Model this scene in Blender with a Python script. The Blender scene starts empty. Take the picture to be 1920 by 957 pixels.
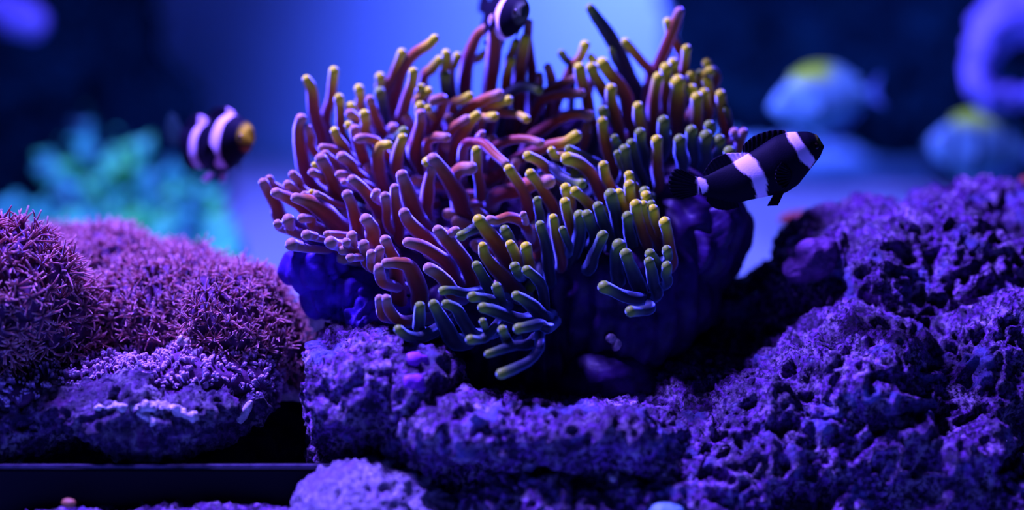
import bpy, bmesh, math, random
import numpy as np
from mathutils import Vector, Matrix
random.seed(7)
rng = np.random.default_rng(11)
SC = bpy.context.scene
COL = SC.collection

# ------------------------------------------------------------------ camera
FPX = 3840.0                       # focal length in pixels of the 1920 px frame
DIST = 0.90                        # camera to focus plane, metres
PITCH = math.radians(8.0)
TARGET = Vector((0, 0, 0.12))
FWD = Vector((0, math.cos(PITCH), -math.sin(PITCH)))
RIGHT = Vector((1, 0, 0))
UP = Vector((0, math.sin(PITCH), math.cos(PITCH)))
CAM = TARGET - FWD * DIST
PX = DIST / FPX                    # metres per pixel at the focus plane


def P(px, py, d=0.0):
    """world point seen at pixel (px, py), d centimetres behind the focus plane"""
    k = DIST + d * 0.01
    return CAM + FWD * k + RIGHT * ((px - 960) / FPX * k) + UP * ((478.5 - py) / FPX * k)


cam = bpy.data.cameras.new('camera')
cam.sensor_width = 36.0
cam.lens = 36.0 * FPX / 1920.0
cam.clip_start = 0.01
cam.clip_end = 20
cam.dof.use_dof = True
cam.dof.focus_distance = DIST - 0.02
cam.dof.aperture_fstop = 1.9
camo = bpy.data.objects.new('camera', cam)
camo.location = CAM
camo.rotation_euler = (math.pi / 2 - PITCH, 0, 0)
COL.objects.link(camo)
SC.camera = camo

# ------------------------------------------------------------------ light
world = bpy.data.worlds.new('deep_blue_water')
SC.world = world
world.use_nodes = True
bg = world.node_tree.nodes['Background']
bg.inputs[0].default_value = (0.03, 0.10, 1.0, 1)
bg.inputs[1].default_value = 0.024


def area_lamp(name, loc, aim, size, size_y, col, power, spread=120):
    l = bpy.data.lights.new(name, 'AREA')
    l.shape = 'RECTANGLE'
    l.size = size
    l.size_y = size_y
    l.color = col
    l.energy = power
    l.spread = math.radians(spread)
    o = bpy.data.objects.new(name, l)
    o.location = loc
    o.rotation_euler = (Vector(aim) - Vector(loc)).to_track_quat('-Z', 'Y').to_euler()
    COL.objects.link(o)
    return o


# the aquarium's LED fixtures hang over the water: one over the reef, one over the back of the tank
area_lamp('reef_lamp', (-0.29, 0.07, 0.69), (0.03, 0.0, 0.08), 0.12, 0.09, (0.18, 0.11, 1.0), 20.5)
area_lamp('back_lamp', (0.15, 0.70, 0.62), (0.12, 0.94, 0.25), 0.14, 0.10, (0.08, 0.115, 1.0), 2.9, 64)
SC.view_settings.view_transform = 'Standard'
SC.view_settings.look = 'None'
SC.view_settings.gamma = 1.0
SC.view_settings.use_curve_mapping = False
SC.view_settings.exposure = 0.0


# ------------------------------------------------------------------ helpers
def hash3(ix, iy, iz, seed):
    n = (ix.astype(np.int64) * 374761393 + iy.astype(np.int64) * 668265263 + iz.astype(np.int64) * 2147483647 + seed * 1274126177) & 0xFFFFFFFF
    n = ((n ^ (n >> 13)) * 1274126177) & 0xFFFFFFFF
    n = ((n ^ (n >> 16)) * 2246822519) & 0xFFFFFFFF
    return ((n ^ (n >> 15)) & 0xFFFFFF) / float(0xFFFFFF)


def vnoise(p, seed=0):
    i = np.floor(p).astype(np.int64)
    f = p - i
    f = f * f * f * (f * (f * 6 - 15) + 10)
    r = 0
    for dx in (0, 1):
        wx = f[:, 0] if dx else 1 - f[:, 0]
        for dy in (0, 1):
            wy = f[:, 1] if dy else 1 - f[:, 1]
            for dz in (0, 1):
                wz = f[:, 2] if dz else 1 - f[:, 2]
                r = r + wx * wy * wz * hash3(i[:, 0] + dx, i[:, 1] + dy, i[:, 2] + dz, seed)
    return r * 2 - 1


def fbm(p, octs=4, gain=0.5, seed=0):
    a, r = 1.0, 0
    for o in range(octs):
        r = r + a * vnoise(p * 2.03 ** o + o * 17.3, seed + o)
        a *= gain
    return r


def worley(p, seed=0):
    i = np.floor(p).astype(np.int64)
    best = np.full(len(p), 9.0)
    for dx in (-1, 0, 1):
        for dy in (-1, 0, 1):
            for dz in (-1, 0, 1):
                c = i + np.array([dx, dy, dz])
                q = np.stack([c[:, k] + hash3(c[:, 0], c[:, 1], c[:, 2], seed + 5 * k) for k in range(3)], 1)
                best = np.minimum(best, ((q - p) ** 2).sum(1))
    return np.sqrt(best)


def link(o, parent=None):
    COL.objects.link(o)
    if parent is not None:
        o.parent = parent
    return o


def tag(o, label=None, cat=None, group=None, kind=None):
    if label: o['label'] = label
    if cat: o['category'] = cat
    if group: o['group'] = group
    if kind: o['kind'] = kind
    return o


def empty(name, loc):
    o = bpy.data.objects.new(name, None)
    o.location = loc
    o.empty_display_size = 0.01
    COL.objects.link(o)
    return o


def mesh_obj(name, verts, faces, mat, parent=None, attr=None, cols=None, smooth=True):
    """verts in world space; stored relative to the parent Empty's location"""
    off = Vector(parent.location) if parent is not None else Vector((0, 0, 0))
    v = np.asarray(verts, dtype=float)
    if parent is None:
        off = Vector(((v[:, 0].min() + v[:, 0].max()) / 2, (v[:, 1].min() + v[:, 1].max()) / 2, v[:, 2].min()))
    v = v - np.array(off)
    me = bpy.data.meshes.new(name)
    me.from_pydata(v.tolist(), [], faces if isinstance(faces, list) else faces.tolist())
    if attr is not None:
        a = me.attributes.new('t', 'FLOAT', 'POINT')
        a.data.foreach_set('value', np.asarray(attr, dtype=np.float32))
    if cols is not None:
        a = me.attributes.new('Col', 'FLOAT_COLOR', 'POINT')
        a.data.foreach_set('color', np.asarray(cols, dtype=np.float32).ravel())
    if smooth:
        me.polygons.foreach_set('use_smooth', [True] * len(me.polygons))
    me.materials.append(mat)
    me.update()
    o = bpy.data.objects.new(name, me)
    link(o, parent)
    if parent is None:
        o.location = off
    return o


# ------------------------------------------------------------------ materials
def new_mat(name):
    m = bpy.data.materials.new(name)
    m.use_nodes = True
    nt = m.node_tree
    return m, nt, nt.nodes['Principled BSDF'], nt.links


def ramp(nt, stops, interp='LINEAR'):
    r = nt.nodes.new('ShaderNodeValToRGB')
    e = r.color_ramp.elements
    r.color_ramp.interpolation = interp
    while len(e) < len(stops):
        e.new(0.5)
    for k, (p, c) in enumerate(stops):
        e[k].position = p
        e[k].color = (*c, 1) if len(c) == 3 else c
    return r


def noise_node(nt, scale, detail=6, rough=0.6, coord='Object'):
    tc = nt.nodes.new('ShaderNodeTexCoord')
    n = nt.nodes.new('ShaderNodeTexNoise')
    n.inputs['Scale'].default_value = scale
    n.inputs['Detail'].default_value = detail
    n.inputs['Roughness'].default_value = rough
    nt.links.new(tc.outputs[coord], n.inputs['Vector'])
    return n


def mixc(nt, fac, a, b, mode='MIX'):
    m = nt.nodes.new('ShaderNodeMix')
    m.data_type = 'RGBA'
    m.blend_type = mode
    for sock, val in ((m.inputs[0], fac), (m.inputs[6], a), (m.inputs[7], b)):
        if hasattr(val, 'is_linked'):
            nt.links.new(val, sock)
        else:
            sock.default_value = val if not isinstance(val, tuple) else (*val, 1)
    return m.outputs[2]


def bump(nt, b, height, strength, dist):
    bn = nt.nodes.new('ShaderNodeBump')
    bn.inputs['Strength'].default_value = strength
    bn.inputs['Distance'].default_value = dist
    nt.links.new(height, bn.inputs['Height'])
    nt.links.new(bn.outputs[0], b.inputs['Normal'])


def tentacle_mat(name, stops, sheen=(0.42, 0.62, 1.6), sw=1.0):
    m, nt, b, L = new_mat(name)
    at = nt.nodes.new('ShaderNodeAttribute')
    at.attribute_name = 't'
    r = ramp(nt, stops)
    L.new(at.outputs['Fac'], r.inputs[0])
    n = noise_node(nt, 420, 3, 0.6)
    nr = ramp(nt, [(0.3, (0.82, 0.82, 0.82)), (0.7, (1, 1, 1))])
    L.new(n.outputs[0], nr.inputs[0])
    oi = nt.nodes.new('ShaderNodeObjectInfo')
    orr = ramp(nt, [(0, (0.8, 0.8, 0.85)), (1, (1, 1, 1))])
    L.new(oi.outputs['Random'], orr.inputs[0])
    c = mixc(nt, 1.0, r.outputs[0], nr.outputs[0], 'MULTIPLY')
    c = mixc(nt, 1.0, c, orr.outputs[0], 'MULTIPLY')
    L.new(c, b.inputs['Base Color'])
    b.inputs['Roughness'].default_value = 0.5
    b.inputs['Specular IOR Level'].default_value = 0.15
    b.inputs['Subsurface Weight'].default_value = 0.1
    b.inputs['Subsurface Radius'].default_value = (1.0, 0.5, 0.5)
    b.inputs['Subsurface Scale'].default_value = 0.002
    sh = nt.nodes.new('ShaderNodeBsdfSheen')        # the fine pale fuzz of the skin
    sh.distribution = 'ASHIKHMIN'
    sh.inputs['Color'].default_value = (*sheen, 1)
    sh.inputs['Roughness'].default_value = 0.40
    ad = nt.nodes.new('ShaderNodeAddShader')
    L.new(b.outputs[0], ad.inputs[0])
    L.new(sh.outputs[0], ad.inputs[1])
    L.new(ad.outputs[0], nt.nodes['Material Output'].inputs[0])
    return m


YEL = (0.70, 0.80, 0.01)
M_T = {
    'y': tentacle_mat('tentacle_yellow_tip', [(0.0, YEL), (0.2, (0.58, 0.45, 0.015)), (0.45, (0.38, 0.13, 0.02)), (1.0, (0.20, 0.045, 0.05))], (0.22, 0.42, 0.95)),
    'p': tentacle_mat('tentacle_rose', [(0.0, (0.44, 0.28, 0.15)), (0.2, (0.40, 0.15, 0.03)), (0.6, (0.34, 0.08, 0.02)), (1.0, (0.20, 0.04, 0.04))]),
    'g': tentacle_mat('tentacle_olive_shaded', [(0.0, (0.22, 0.38, 0.03)), (0.16, (0.07, 0.14, 0.05)), (0.38, (0.028, 0.045, 0.05)), (1.0, (0.018, 0.022, 0.05))], (0.16, 0.28, 0.65)),  # olive tips; body darkened so the colour carries the shade at the front
}


def rock_mat(name, a, b_, c, d, scale=60, wet=0.45):
    m, nt, b, L = new_mat(name)
    n1 = noise_node(nt, scale, 8, 0.65)
    n2 = noise_node(nt, scale * 3.3, 8, 0.7)
    n3 = noise_node(nt, scale * 0.45, 4, 0.6)
    r1 = ramp(nt, [(0.37, b_), (0.48, a), (0.60, c)])
    L.new(n1.outputs[0], r1.inputs[0])
    r2 = ramp(nt, [(0.45, (0, 0, 0)), (0.58, (1, 1, 1))])
    L.new(n2.outputs[0], r2.inputs[0])
    col = mixc(nt, r2.outputs[0], b_, r1.outputs[0])
    r3 = ramp(nt, [(0.56, (0, 0, 0)), (0.68, (1, 1, 1))])
    L.new(n3.outputs[0], r3.inputs[0])
    col = mixc(nt, r3.outputs[0], col, d)
    L.new(col, b.inputs['Base Color'])
    rr_ = ramp(nt, [(0.4, (0.25, 0.25, 0.25)), (0.6, (0.75, 0.75, 0.75))])
    L.new(n2.outputs[0], rr_.inputs[0])
    L.new(rr_.outputs[0], b.inputs['Roughness'])
    b.inputs['Specular IOR Level'].default_value = wet
    n4 = noise_node(nt, scale * 0.25, 5, 0.65)          # patches of dark turf algae
    r4 = ramp(nt, [(0.46, (0, 0, 0)), (0.60, (1, 1, 1))])
    L.new(n4.outputs[0], r4.inputs[0])
    col = mixc(nt, r4.outputs[0], col, mixc(nt, 0.6, col, b_))
    L.new(col, b.inputs['Base Color'])
    nb = noise_node(nt, 520, 8, 0.75)
    bump(nt, b, nb.outputs[0], 1.0, 0.0045)
    return m


M_ROCK = rock_mat('live_rock', (0.48, 0.12, 0.80), (0.03, 0.008, 0.06), (0.98, 0.75, 1.0), (0.24, 0.24, 0.72), 120)
M_ROCK2 = rock_mat('encrusted_rock', (0.28, 0.12, 0.40), (0.03, 0.012, 0.07), (0.80, 0.70, 0.75), (0.30, 0.05, 0.32), 110)
M_PALE = rock_mat('pale_rubble', (0.70, 0.66, 0.80), (0.28, 0.22, 0.40), (0.95, 0.92, 0.9), (0.5, 0.30, 0.7), 150)
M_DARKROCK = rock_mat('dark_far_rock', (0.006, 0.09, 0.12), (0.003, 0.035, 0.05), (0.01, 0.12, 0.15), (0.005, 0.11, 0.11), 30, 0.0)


def plain_mat(name, col, rough=0.6, noise=None, spec=0.3, col2=None, bumpd=0.0):
    m, nt, b, L = new_mat(name)
    b.inputs['Base Color'].default_value = (*col, 1)
    b.inputs['Roughness'].default_value = rough
    b.inputs['Specular IOR Level'].default_value = spec
    if noise:
        n = noise_node(nt, noise, 5, 0.6)
        r = ramp(nt, [(0.35, col2 or tuple(x * 0.6 for x in col)), (0.65, col)])
        L.new(n.outputs[0], r.inputs[0])
        L.new(r.outputs[0], b.inputs['Base Color'])
        if bumpd:
            bump(nt, b, n.outputs[0], 0.8, bumpd)
    return m


def col_mat(name, rough=0.5, spec=0.2):
    m, nt, b, L = new_mat(name)
    at = nt.nodes.new('ShaderNodeAttribute')
    at.attribute_name = 'Col'
    L.new(at.outputs['Color'], b.inputs['Base Color'])
    b.inputs['Roughness'].default_value = rough
    b.inputs['Specular IOR Level'].default_value = spec
    n = noise_node(nt, 1500, 2, 0.5)
    bump(nt, b, n.outputs[0], 0.15, 0.0004)
    return m


# ------------------------------------------------------------------ blobs (voxel union of ellipsoids, then carved by noise)
def union_mesh(ells, voxel, sub=4):
    """ells: (centre Vector, (rx, ry, rz) in metres, rotation about the view axis)"""
    bm = bmesh.new()
    for e in ells:
        c, r = e[0], e[1]
        rot = e[2] if len(e) > 2 else 0
        mt = Matrix.Translation(c) @ Matrix.Rotation(rot, 4, 'Y') @ Matrix.Diagonal((r[0], r[1], r[2], 1))
        bmesh.ops.create_icosphere(bm, subdivisions=sub, radius=1, matrix=mt)
    me = bpy.data.meshes.new('tmp')
    bm.to_mesh(me)
    bm.free()
    o = bpy.data.objects.new('tmp', me)
    COL.objects.link(o)
    md = o.modifiers.new('r', 'REMESH')
    md.mode = 'VOXEL'
    md.voxel_size = voxel
    md2 = o.modifiers.new('s', 'SMOOTH')
    md2.iterations = 6
    dg = bpy.context.evaluated_depsgraph_get()
    ev = o.evaluated_get(dg).to_mesh()
    n = len(ev.vertices)
    v = np.empty(n * 3)
    ev.vertices.foreach_get('co', v)
    no = np.empty(n * 3)
    ev.vertices.foreach_get('normal', no)
    nq = len(ev.polygons)
    f = [tuple(p.vertices) for p in ev.polygons]
    o.evaluated_get(dg).to_mesh_clear()
    bpy.data.objects.remove(o)
    bpy.data.meshes.remove(me)
    return v.reshape(-1, 3), no.reshape(-1, 3), f


def rock_disp(v, no, seed, big=0.007, mid=0.0022, pit=0.0015, fine=0.0013):
    p = v
    w = p + 0.0035 * np.stack([vnoise(p * 70, seed + 31), vnoise(p * 70, seed + 32), vnoise(p * 70, seed + 33)], 1)
    d = big * fbm(w * 26, 2, 0.5, seed)
    d += mid * (1 - 2 * np.abs(fbm(w * 70, 3, 0.62, seed + 3)))
    d += pit * (0.6 - np.clip(worley(w * 230, seed + 7), 0, 0.9)) * (0.7 + vnoise(p * 60, seed + 9))
    d -= mid * 0.9 * np.clip(1 - worley(w * 135, seed + 12) / 0.36, 0, 1) ** 0.7
    d += fine * fbm(p * 400, 2, 0.75, seed + 20)
    return v + no * d[:, None]


def rock(name, ells, mat, seed, voxel=0.0017, parent=None, **kw):
    v, no, f = union_mesh([(P(x, y, d), (rx / 100, ry / 100, rz / 100), *rest) for (x, y, d, rx, ry, rz, *rest) in ells], voxel)
    v = rock_disp(v, no, seed, **kw)
    v[:, 2] = np.maximum(v[:, 2], 0.0005)
    return mesh_obj(name, v, f, mat, parent)


def catmull(pts, n):
    pts = np.asarray(pts, float)
    ext = np.vstack([2 * pts[0] - pts[1], pts, 2 * pts[-1] - pts[-2]])
    out = []
    m = len(pts) - 1
    for k in range(n):
        u = k / (n - 1) * m
        i = min(int(u), m - 1)
        t = u - i
        a, b, c, d = ext[i], ext[i + 1], ext[i + 2], ext[i + 3]
        out.append(0.5 * ((2 * b) + (c - a) * t + (2 * a - 5 * b + 4 * c - d) * t * t + (3 * b - a - 3 * c + d) * t ** 3))
    return np.array(out)


def tube(path, radii, sides=10, cap=4):
    """round-ended tube along path, first point is the tip; returns verts, faces, distance from the tip"""
    path = np.asarray(path)
    n = len(path)
    tan = np.gradient(path, axis=0)
    tan /= np.linalg.norm(tan, axis=1)[:, None] + 1e-12
    ref = np.array([0.31, -0.8, 0.52])
    V, T = [], []
    acc = np.concatenate([[0], np.cumsum(np.linalg.norm(np.diff(path, axis=0), axis=1))])
    r0 = radii[0]
    rings = []
    for k in range(1, cap + 1):                     # hemispherical tip
        a = math.pi / 2 * k / (cap + 1)
        rings.append((path[0] - tan[0] * r0 * math.cos(a), tan[0], r0 * math.sin(a), 0.0))
    for k in range(n):
        rings.append((path[k], tan[k], radii[k], acc[k]))
    re = radii[-1]
    for k in range(1, 3):
        a = math.pi / 2 * (1 - k / 3)
        rings.append((path[-1] + tan[-1] * re * math.cos(a), tan[-1], re * math.sin(a), acc[-1]))
    u_prev = None
    for c, t, r, s in rings:
        u = np.cross(t, ref) if u_prev is None else u_prev - t * np.dot(u_prev, t)
        u /= np.linalg.norm(u) + 1e-12
        u_prev = u
        w = np.cross(t, u)
        for q in range(sides):
            a = 2 * math.pi * q / sides
            V.append(c + r * (math.cos(a) * u + math.sin(a) * w))
            T.append(s)
    F = []
    R = len(rings)
    for i in range(R - 1):
        for q in range(sides):
            F.append((i * sides + q, i * sides + (q + 1) % sides, (i + 1) * sides + (q + 1) % sides, (i + 1) * sides + q))
    a = len(V)
    V.append(path[0] - tan[0] * r0)
    T.append(0)
    V.append(path[-1] + tan[-1] * re)
    T.append(acc[-1])
    for q in range(sides):
        F.append((a, (q + 1) % sides, q))
        F.append((a + 1, (R - 1) * sides + q, (R - 1) * sides + (q + 1) % sides))
    return np.array(V), F, np.array(T)

# ================================================================== the setting
M_SAND = plain_mat('coral_sand', (0.30, 0.62, 0.62), 0.9, 260, 0.2, (0.2, 0.42, 0.45), 0.001)
nx, ny = 160, 150
xs = np.linspace(-0.75, 0.75, nx)
ys = np.linspace(-0.35, 0.95, ny)
gx, gy = np.meshgrid(xs, ys)
t = np.clip((gy - 0.18) / 0.45, 0, 1)
gz = 0.092 * t * t * (3 - 2 * t)
pp = np.stack([gx.ravel(), gy.ravel(), gz.ravel()], 1)
pp[:, 2] += 0.006 * fbm(pp * 14, 3, 0.5, 5) * np.clip((pp[:, 1] + 0.05) / 0.2, 0.1, 1) - 0.004
ff = [(j * nx + i, j * nx + i + 1, (j + 1) * nx + i + 1, (j + 1) * nx + i) for j in range(ny - 1) for i in range(nx - 1)]
o = mesh_obj('floor', pp, ff, M_SAND)
tag(o, 'pale blue-lit sand bed rising towards the back of the tank', kind='structure')

M_WALL = plain_mat('back_panel', (0.62, 0.80, 0.95), 0.55, 3.0, 0.3, (0.50, 0.70, 0.88))
wv, wf = [], []
for (x0, x1, y0, y1, z0, z1) in ((-0.95, 0.95, 0.94, 0.955, -0.02, 0.95),):
    wv = [(x0, y0, z0), (x1, y0, z0), (x1, y1, z0), (x0, y1, z0), (x0, y0, z1), (x1, y0, z1), (x1, y1, z1), (x0, y1, z1)]
    wf = [(0, 1, 2, 3), (4, 7, 6, 5), (0, 4, 5, 1), (1, 5, 6, 2), (2, 6, 7, 3), (3, 7, 4, 0)]
o = mesh_obj('wall_back', wv, wf, M_WALL, smooth=False)
tag(o, 'blue-lit back panel of the aquarium, out of focus', kind='structure')

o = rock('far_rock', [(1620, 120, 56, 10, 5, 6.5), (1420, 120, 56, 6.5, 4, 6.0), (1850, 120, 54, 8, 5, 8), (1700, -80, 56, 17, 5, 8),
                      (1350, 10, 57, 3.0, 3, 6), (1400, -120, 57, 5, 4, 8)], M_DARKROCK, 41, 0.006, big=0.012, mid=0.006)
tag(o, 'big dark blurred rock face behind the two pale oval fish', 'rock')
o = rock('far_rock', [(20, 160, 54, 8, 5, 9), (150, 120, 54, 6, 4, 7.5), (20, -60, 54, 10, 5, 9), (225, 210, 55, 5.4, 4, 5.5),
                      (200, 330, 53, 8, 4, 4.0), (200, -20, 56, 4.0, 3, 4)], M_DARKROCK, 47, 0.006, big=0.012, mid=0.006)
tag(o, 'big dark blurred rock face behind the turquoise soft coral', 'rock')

# ------------------------------------------------------------------ live rocks
M_CENTRE = M_ROCK
base_rock = rock('live_rock', [(930, 805, -3.2, 4.5, 2.7, 1.6), (1100, 815, -3.2, 4.2, 2.7, 1.6), (980, 850, -1.8, 7, 3, 1.9), (1180, 850, -1.6, 6, 3.4, 2.0), (820, 830, -1.8, 3.6, 3, 2.2), (1100, 950, -3.2, 7, 3, 2.0), (690, 745, -1.2, 2.6, 3.6, 2.7), (655, 700, -0.6, 1.8, 3, 1.9), (760, 745, -1.6, 2.4, 3, 1.9), (760, 830, 0.6, 4.0, 4, 3.0), (930, 850, 1.6, 5.5, 5.5, 3.1),
                 (1130, 860, 1.6, 6.5, 6, 3.2), (1000, 800, 5.6, 9, 6, 3.2), (1080, 900, -0.4, 7.0, 4, 3.0)], M_ROCK, 3, 0.0012)
tag(base_rock, 'purple encrusted live rock carrying the anemone in the middle', 'rock')
right_rock = rock('live_rock', [(1420, 860, -1.4, 6, 3.4, 2.4), (1640, 850, -1.4, 6, 3.4, 2.4), (1450, 950, -3.2, 7, 3, 2.0), (1720, 650, 5.2, 6.6, 5, 6.6), (1800, 470, 7.7, 3.2, 3, 3.3), (1880, 470, 7.7, 3.0, 3, 2.8), (1560, 560, 5.2, 3.6, 3.5, 3.6), (1650, 480, 6.7, 2.6, 3, 2.4),
                 (1455, 592, 6.2, 2.6, 3, 2.6), (1375, 612, 6.7, 2.4, 3, 2.6), (1330, 620, 6.7, 2.4, 3, 2.6), (1850, 800, 2.2, 6, 5, 6), (1600, 800, 1.2, 7, 5, 5.0), (1400, 840, 0.7, 5, 5, 4.2),
                 (1330, 780, 3.2, 4, 5, 3.6), (1500, 930, -1.8, 8, 4, 3.6), (1850, 950, -0.8, 5, 4, 3.0)], M_ROCK, 5, 0.00135, big=0.009, mid=0.0031)
tag(right_rock, 'craggy purple live rock slope rising on the right under the black clownfish', 'rock')
left_rock = rock('live_rock', [(60, 790, -0.1, 4.5, 4, 2.2), (230, 770, -0.6, 5.0, 4, 1.9), (380, 755, -0.6, 2.6, 3.5, 1.6), (430, 745, -0.1, 2.0, 3, 1.2), (120, 700, 5.2, 7, 5, 3.2),
                 (370, 680, 5.2, 4.5, 4, 2.4), (330, 640, 6.2, 5, 4, 2.2)], M_ROCK2, 9, 0.0012)
tag(left_rock, 'encrusted rock ledge on the left under the purple polyps', 'rock')
o = rock('rubble_rock', [(700, 985, -4.5, 3.4, 3, 2.6), (640, 985, -4.5, 2.2, 2.5, 2.0), (790, 1010, -4.2, 2.6, 2.5, 2.0)], M_PALE, 13, 0.0013, big=0.004, mid=0.002)
tag(o, 'pale crumbly rubble rock at the bottom edge, front and centre', 'rock')
o = rock('rubble_rock', [(380, 1000, -4.5, 5.5, 2, 1.25), (150, 1010, -4.5, 4, 2, 1.2)], M_ROCK, 15, 0.0016, big=0.003, mid=0.002)
tag(o, 'low purple rock lying along the bottom left edge', 'rock')

o = rock('gap_shade_rock', [(540, 760, 6.0, 2.6, 3, 3.2), (590, 720, 7.0, 2.2, 3, 3.6), (480, 800, 5.0, 3.0, 3, 2.4), (560, 850, 5.0, 4.0, 3, 2.2), (300, 850, 5.0, 6, 3, 2.0), (100, 860, 5.0, 6, 3, 2.0)],  # added rock; its near-black colour paints the shade of the gap
         rock_mat('painted_gap_shade', (0.05, 0.05, 0.10), (0.015, 0.02, 0.04), (0.10, 0.09, 0.16), (0.03, 0.07, 0.10), 80), 17, 0.0018)
tag(o, 'added dark rock standing in for the shade in the gap between the polyp ledge and the anemone rock', 'rock')

# dark plastic rail along the front of the tank
M_RAIL = plain_mat('black_plastic', (0.006, 0.006, 0.01), 0.7, None, 0.05)
M_RAIL_GLINT = plain_mat('rail_glint', (0.10, 0.08, 0.16), 0.6, 60, 0.2, (0.01, 0.01, 0.02))  # pale colour paints the light caught along the rail's top edge


def box_between(name, a, b, depth, mat, parent=None, bev=0.0006):
    bm = bmesh.new()
    bmesh.ops.create_cube(bm, size=1)
    sx, sz = abs(b.x - a.x), abs(a.z - b.z)
    for v in bm.verts:
        v.co.x *= sx; v.co.y *= depth; v.co.z *= sz
        v.co += Vector(((a.x + b.x) / 2, a.y + depth / 2, (a.z + b.z) / 2))
    bmesh.ops.bevel(bm, geom=bm.edges[:], offset=bev, segments=2, affect='EDGES')
    V = [v.co[:] for v in bm.verts]
    bm.verts.index_update()
    F = [tuple(v.index for v in f.verts) for f in bm.faces]
    bm.free()
    return mesh_obj(name, V, F, mat, parent, smooth=False)


ra = P(-260, 872, -4.6)
rail = empty('tank_rail', (ra.x, ra.y, 0.0))
box_between('rail_body', Vector((ra.x, ra.y, ra.z - 0.0022)), Vector((P(760, 872, -4.6).x, ra.y, 0.002)), 0.012, M_RAIL, rail)
box_between('top_edge_glint', Vector((ra.x, ra.y - 0.001, ra.z)), Vector((P(752, 872, -4.6).x, ra.y, ra.z - 0.0014)), 0.0025, M_RAIL_GLINT, rail, 0.0004)
tag(rail, 'black plastic rail with a thin top edge painted pale like a glint along the front left', 'rail')

# ================================================================== the anemone
M_COLUMN_SHADED, nt, bb, L = new_mat('anemone_column')
nn = noise_node(nt, 160, 4, 0.55)
rr = ramp(nt, [(0.35, (0.018, 0.004, 0.05)), (0.65, (0.04, 0.010, 0.12))])  # column skin darkened, shade under the tentacles put into the colour
L.new(nn.outputs[0], rr.inputs[0])
L.new(rr.outputs[0], bb.inputs['Base Color'])
bb.inputs['Roughness'].default_value = 0.5
bb.inputs['Specular IOR Level'].default_value = 0.25
bb.inputs['Subsurface Weight'].default_value = 0.2
bb.inputs['Subsurface Scale'].default_value = 0.004

M_FOLD_LIT = plain_mat('anemone_fold_lit', (0.09, 0.02, 0.55), 0.55, 120, 0.2, (0.04, 0.01, 0.25), 0.0006)  # same skin as the column, bluer and brighter to paint the light on it
ac = P(1000, 640, 3)
anemone = empty('bubble_tip_anemone', (ac.x, ac.y, P(1000, 720, 1).z))
tag(anemone, 'large anemone with rose and olive finger tentacles tipped yellow green, on the rock', 'anemone')


def fleshy(name, ells, seed, ribs=46, amp=0.0013, voxel=0.0016, lump=0.003, mat=None):
    v, no, f = union_mesh([(P(x, y, d), (rx / 100, ry / 100, rz / 100), *r) for (x, y, d, rx, ry, rz, *r) in ells], voxel)
    c = np.array(P(1000, 560, 5))
    ang = np.arctan2(v[:, 1] - c[1], v[:, 0] - c[0])
    wob = 0.5 * vnoise(v * 60, seed)
    d = amp * np.cos(ang * ribs + wob * 5) + lump * fbm(v * 55, 2, 0.5, seed + 3)
    if mat is not None:                            # crumpled, ribbed skin
        d += 0.0016 * np.abs(np.sin(v[:, 0] * 520 + 3 * vnoise(v * 110, seed + 5))) + 0.0014 * fbm(v * 190, 2, 0.5, seed + 6)
    d += 0.0003 * np.abs(np.sin(v[:, 2] * 900 + 4 * vnoise(v * 80, seed + 8)))
    return mesh_obj(name, v + no * d[:, None], f, mat or M_COLUMN_SHADED, anemone)


fleshy('column', [(985, 400, 7.4, 7.6, 3.0, 4.9), (960, 480, 6.4, 8.0, 5.0, 3.9), (760, 480, 4.6, 4.4, 4.0, 2.7), (1150, 530, 3.8, 4.9, 4.4, 3.6), (1290, 430, 4.0, 2.6, 3.4, 3.2), (1160, 600, 2.4, 3.4, 3.0, 2.6),
                  (900, 590, 3.5, 4.0, 4.4, 2.6), (960, 650, 4.0, 4.4, 4.4, 2.4), (1330, 400, 5.0, 1.5, 2.0, 2.0)], 21)
fleshy('column_fold', [(600, 490, 1.8, 1.3, 2.2, 1.0), (640, 540, 1.8, 1.5, 2.0, 1.0), (585, 500, 2.2, 0.9, 1.6, 0.9)], 25, 120, 0.0013, 0.0010, 0.0045, M_FOLD_LIT)
fleshy('column_fold', [(690, 590, 0.8, 1.6, 2.2, 1.0), (750, 600, 0.6, 1.6, 2.0, 0.8), (670, 565, 1.4, 1.2, 2.0, 1.0)], 27, 120, 0.0010, 0.0010, 0.0035, M_FOLD_LIT)
fleshy('column_fold', [(1345, 420, 2.6, 1.1, 2.0, 1.5), (1362, 400, 2.8, 0.85, 1.6, 1.1), (1310, 470, 2.4, 1.4, 2.0, 1.4)], 29, 90, 0.0013, 0.0012, 0.002)
fleshy('pedal_foot', [(1140, 705, 1.2, 2.1, 2.2, 1.5), (1100, 720, 1.4, 1.6, 2, 1.1), (1200, 720, 1.6, 1.6, 2, 1.1)], 33, 110, 0.0001, 0.0014, 0.0012)

# crop origins in the photograph and their magnification
S1 = 1436 / 300.0
CR = {'A': (480, 100, S1), 'B': (700, 20, S1), 'C': (960, 0, S1), 'D': (1120, 60, S1), 'E': (480, 280, S1), 'F': (720, 180, S1),
      'G': (920, 180, S1), 'H': (640, 440, S1), 'I': (720, 340, S1), 'J': (1000, 320, S1), 'K': (820, 520, S1), 'L': (1120, 200, S1),
      'N': (1080, 440, 1276 / 240.0)}
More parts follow.
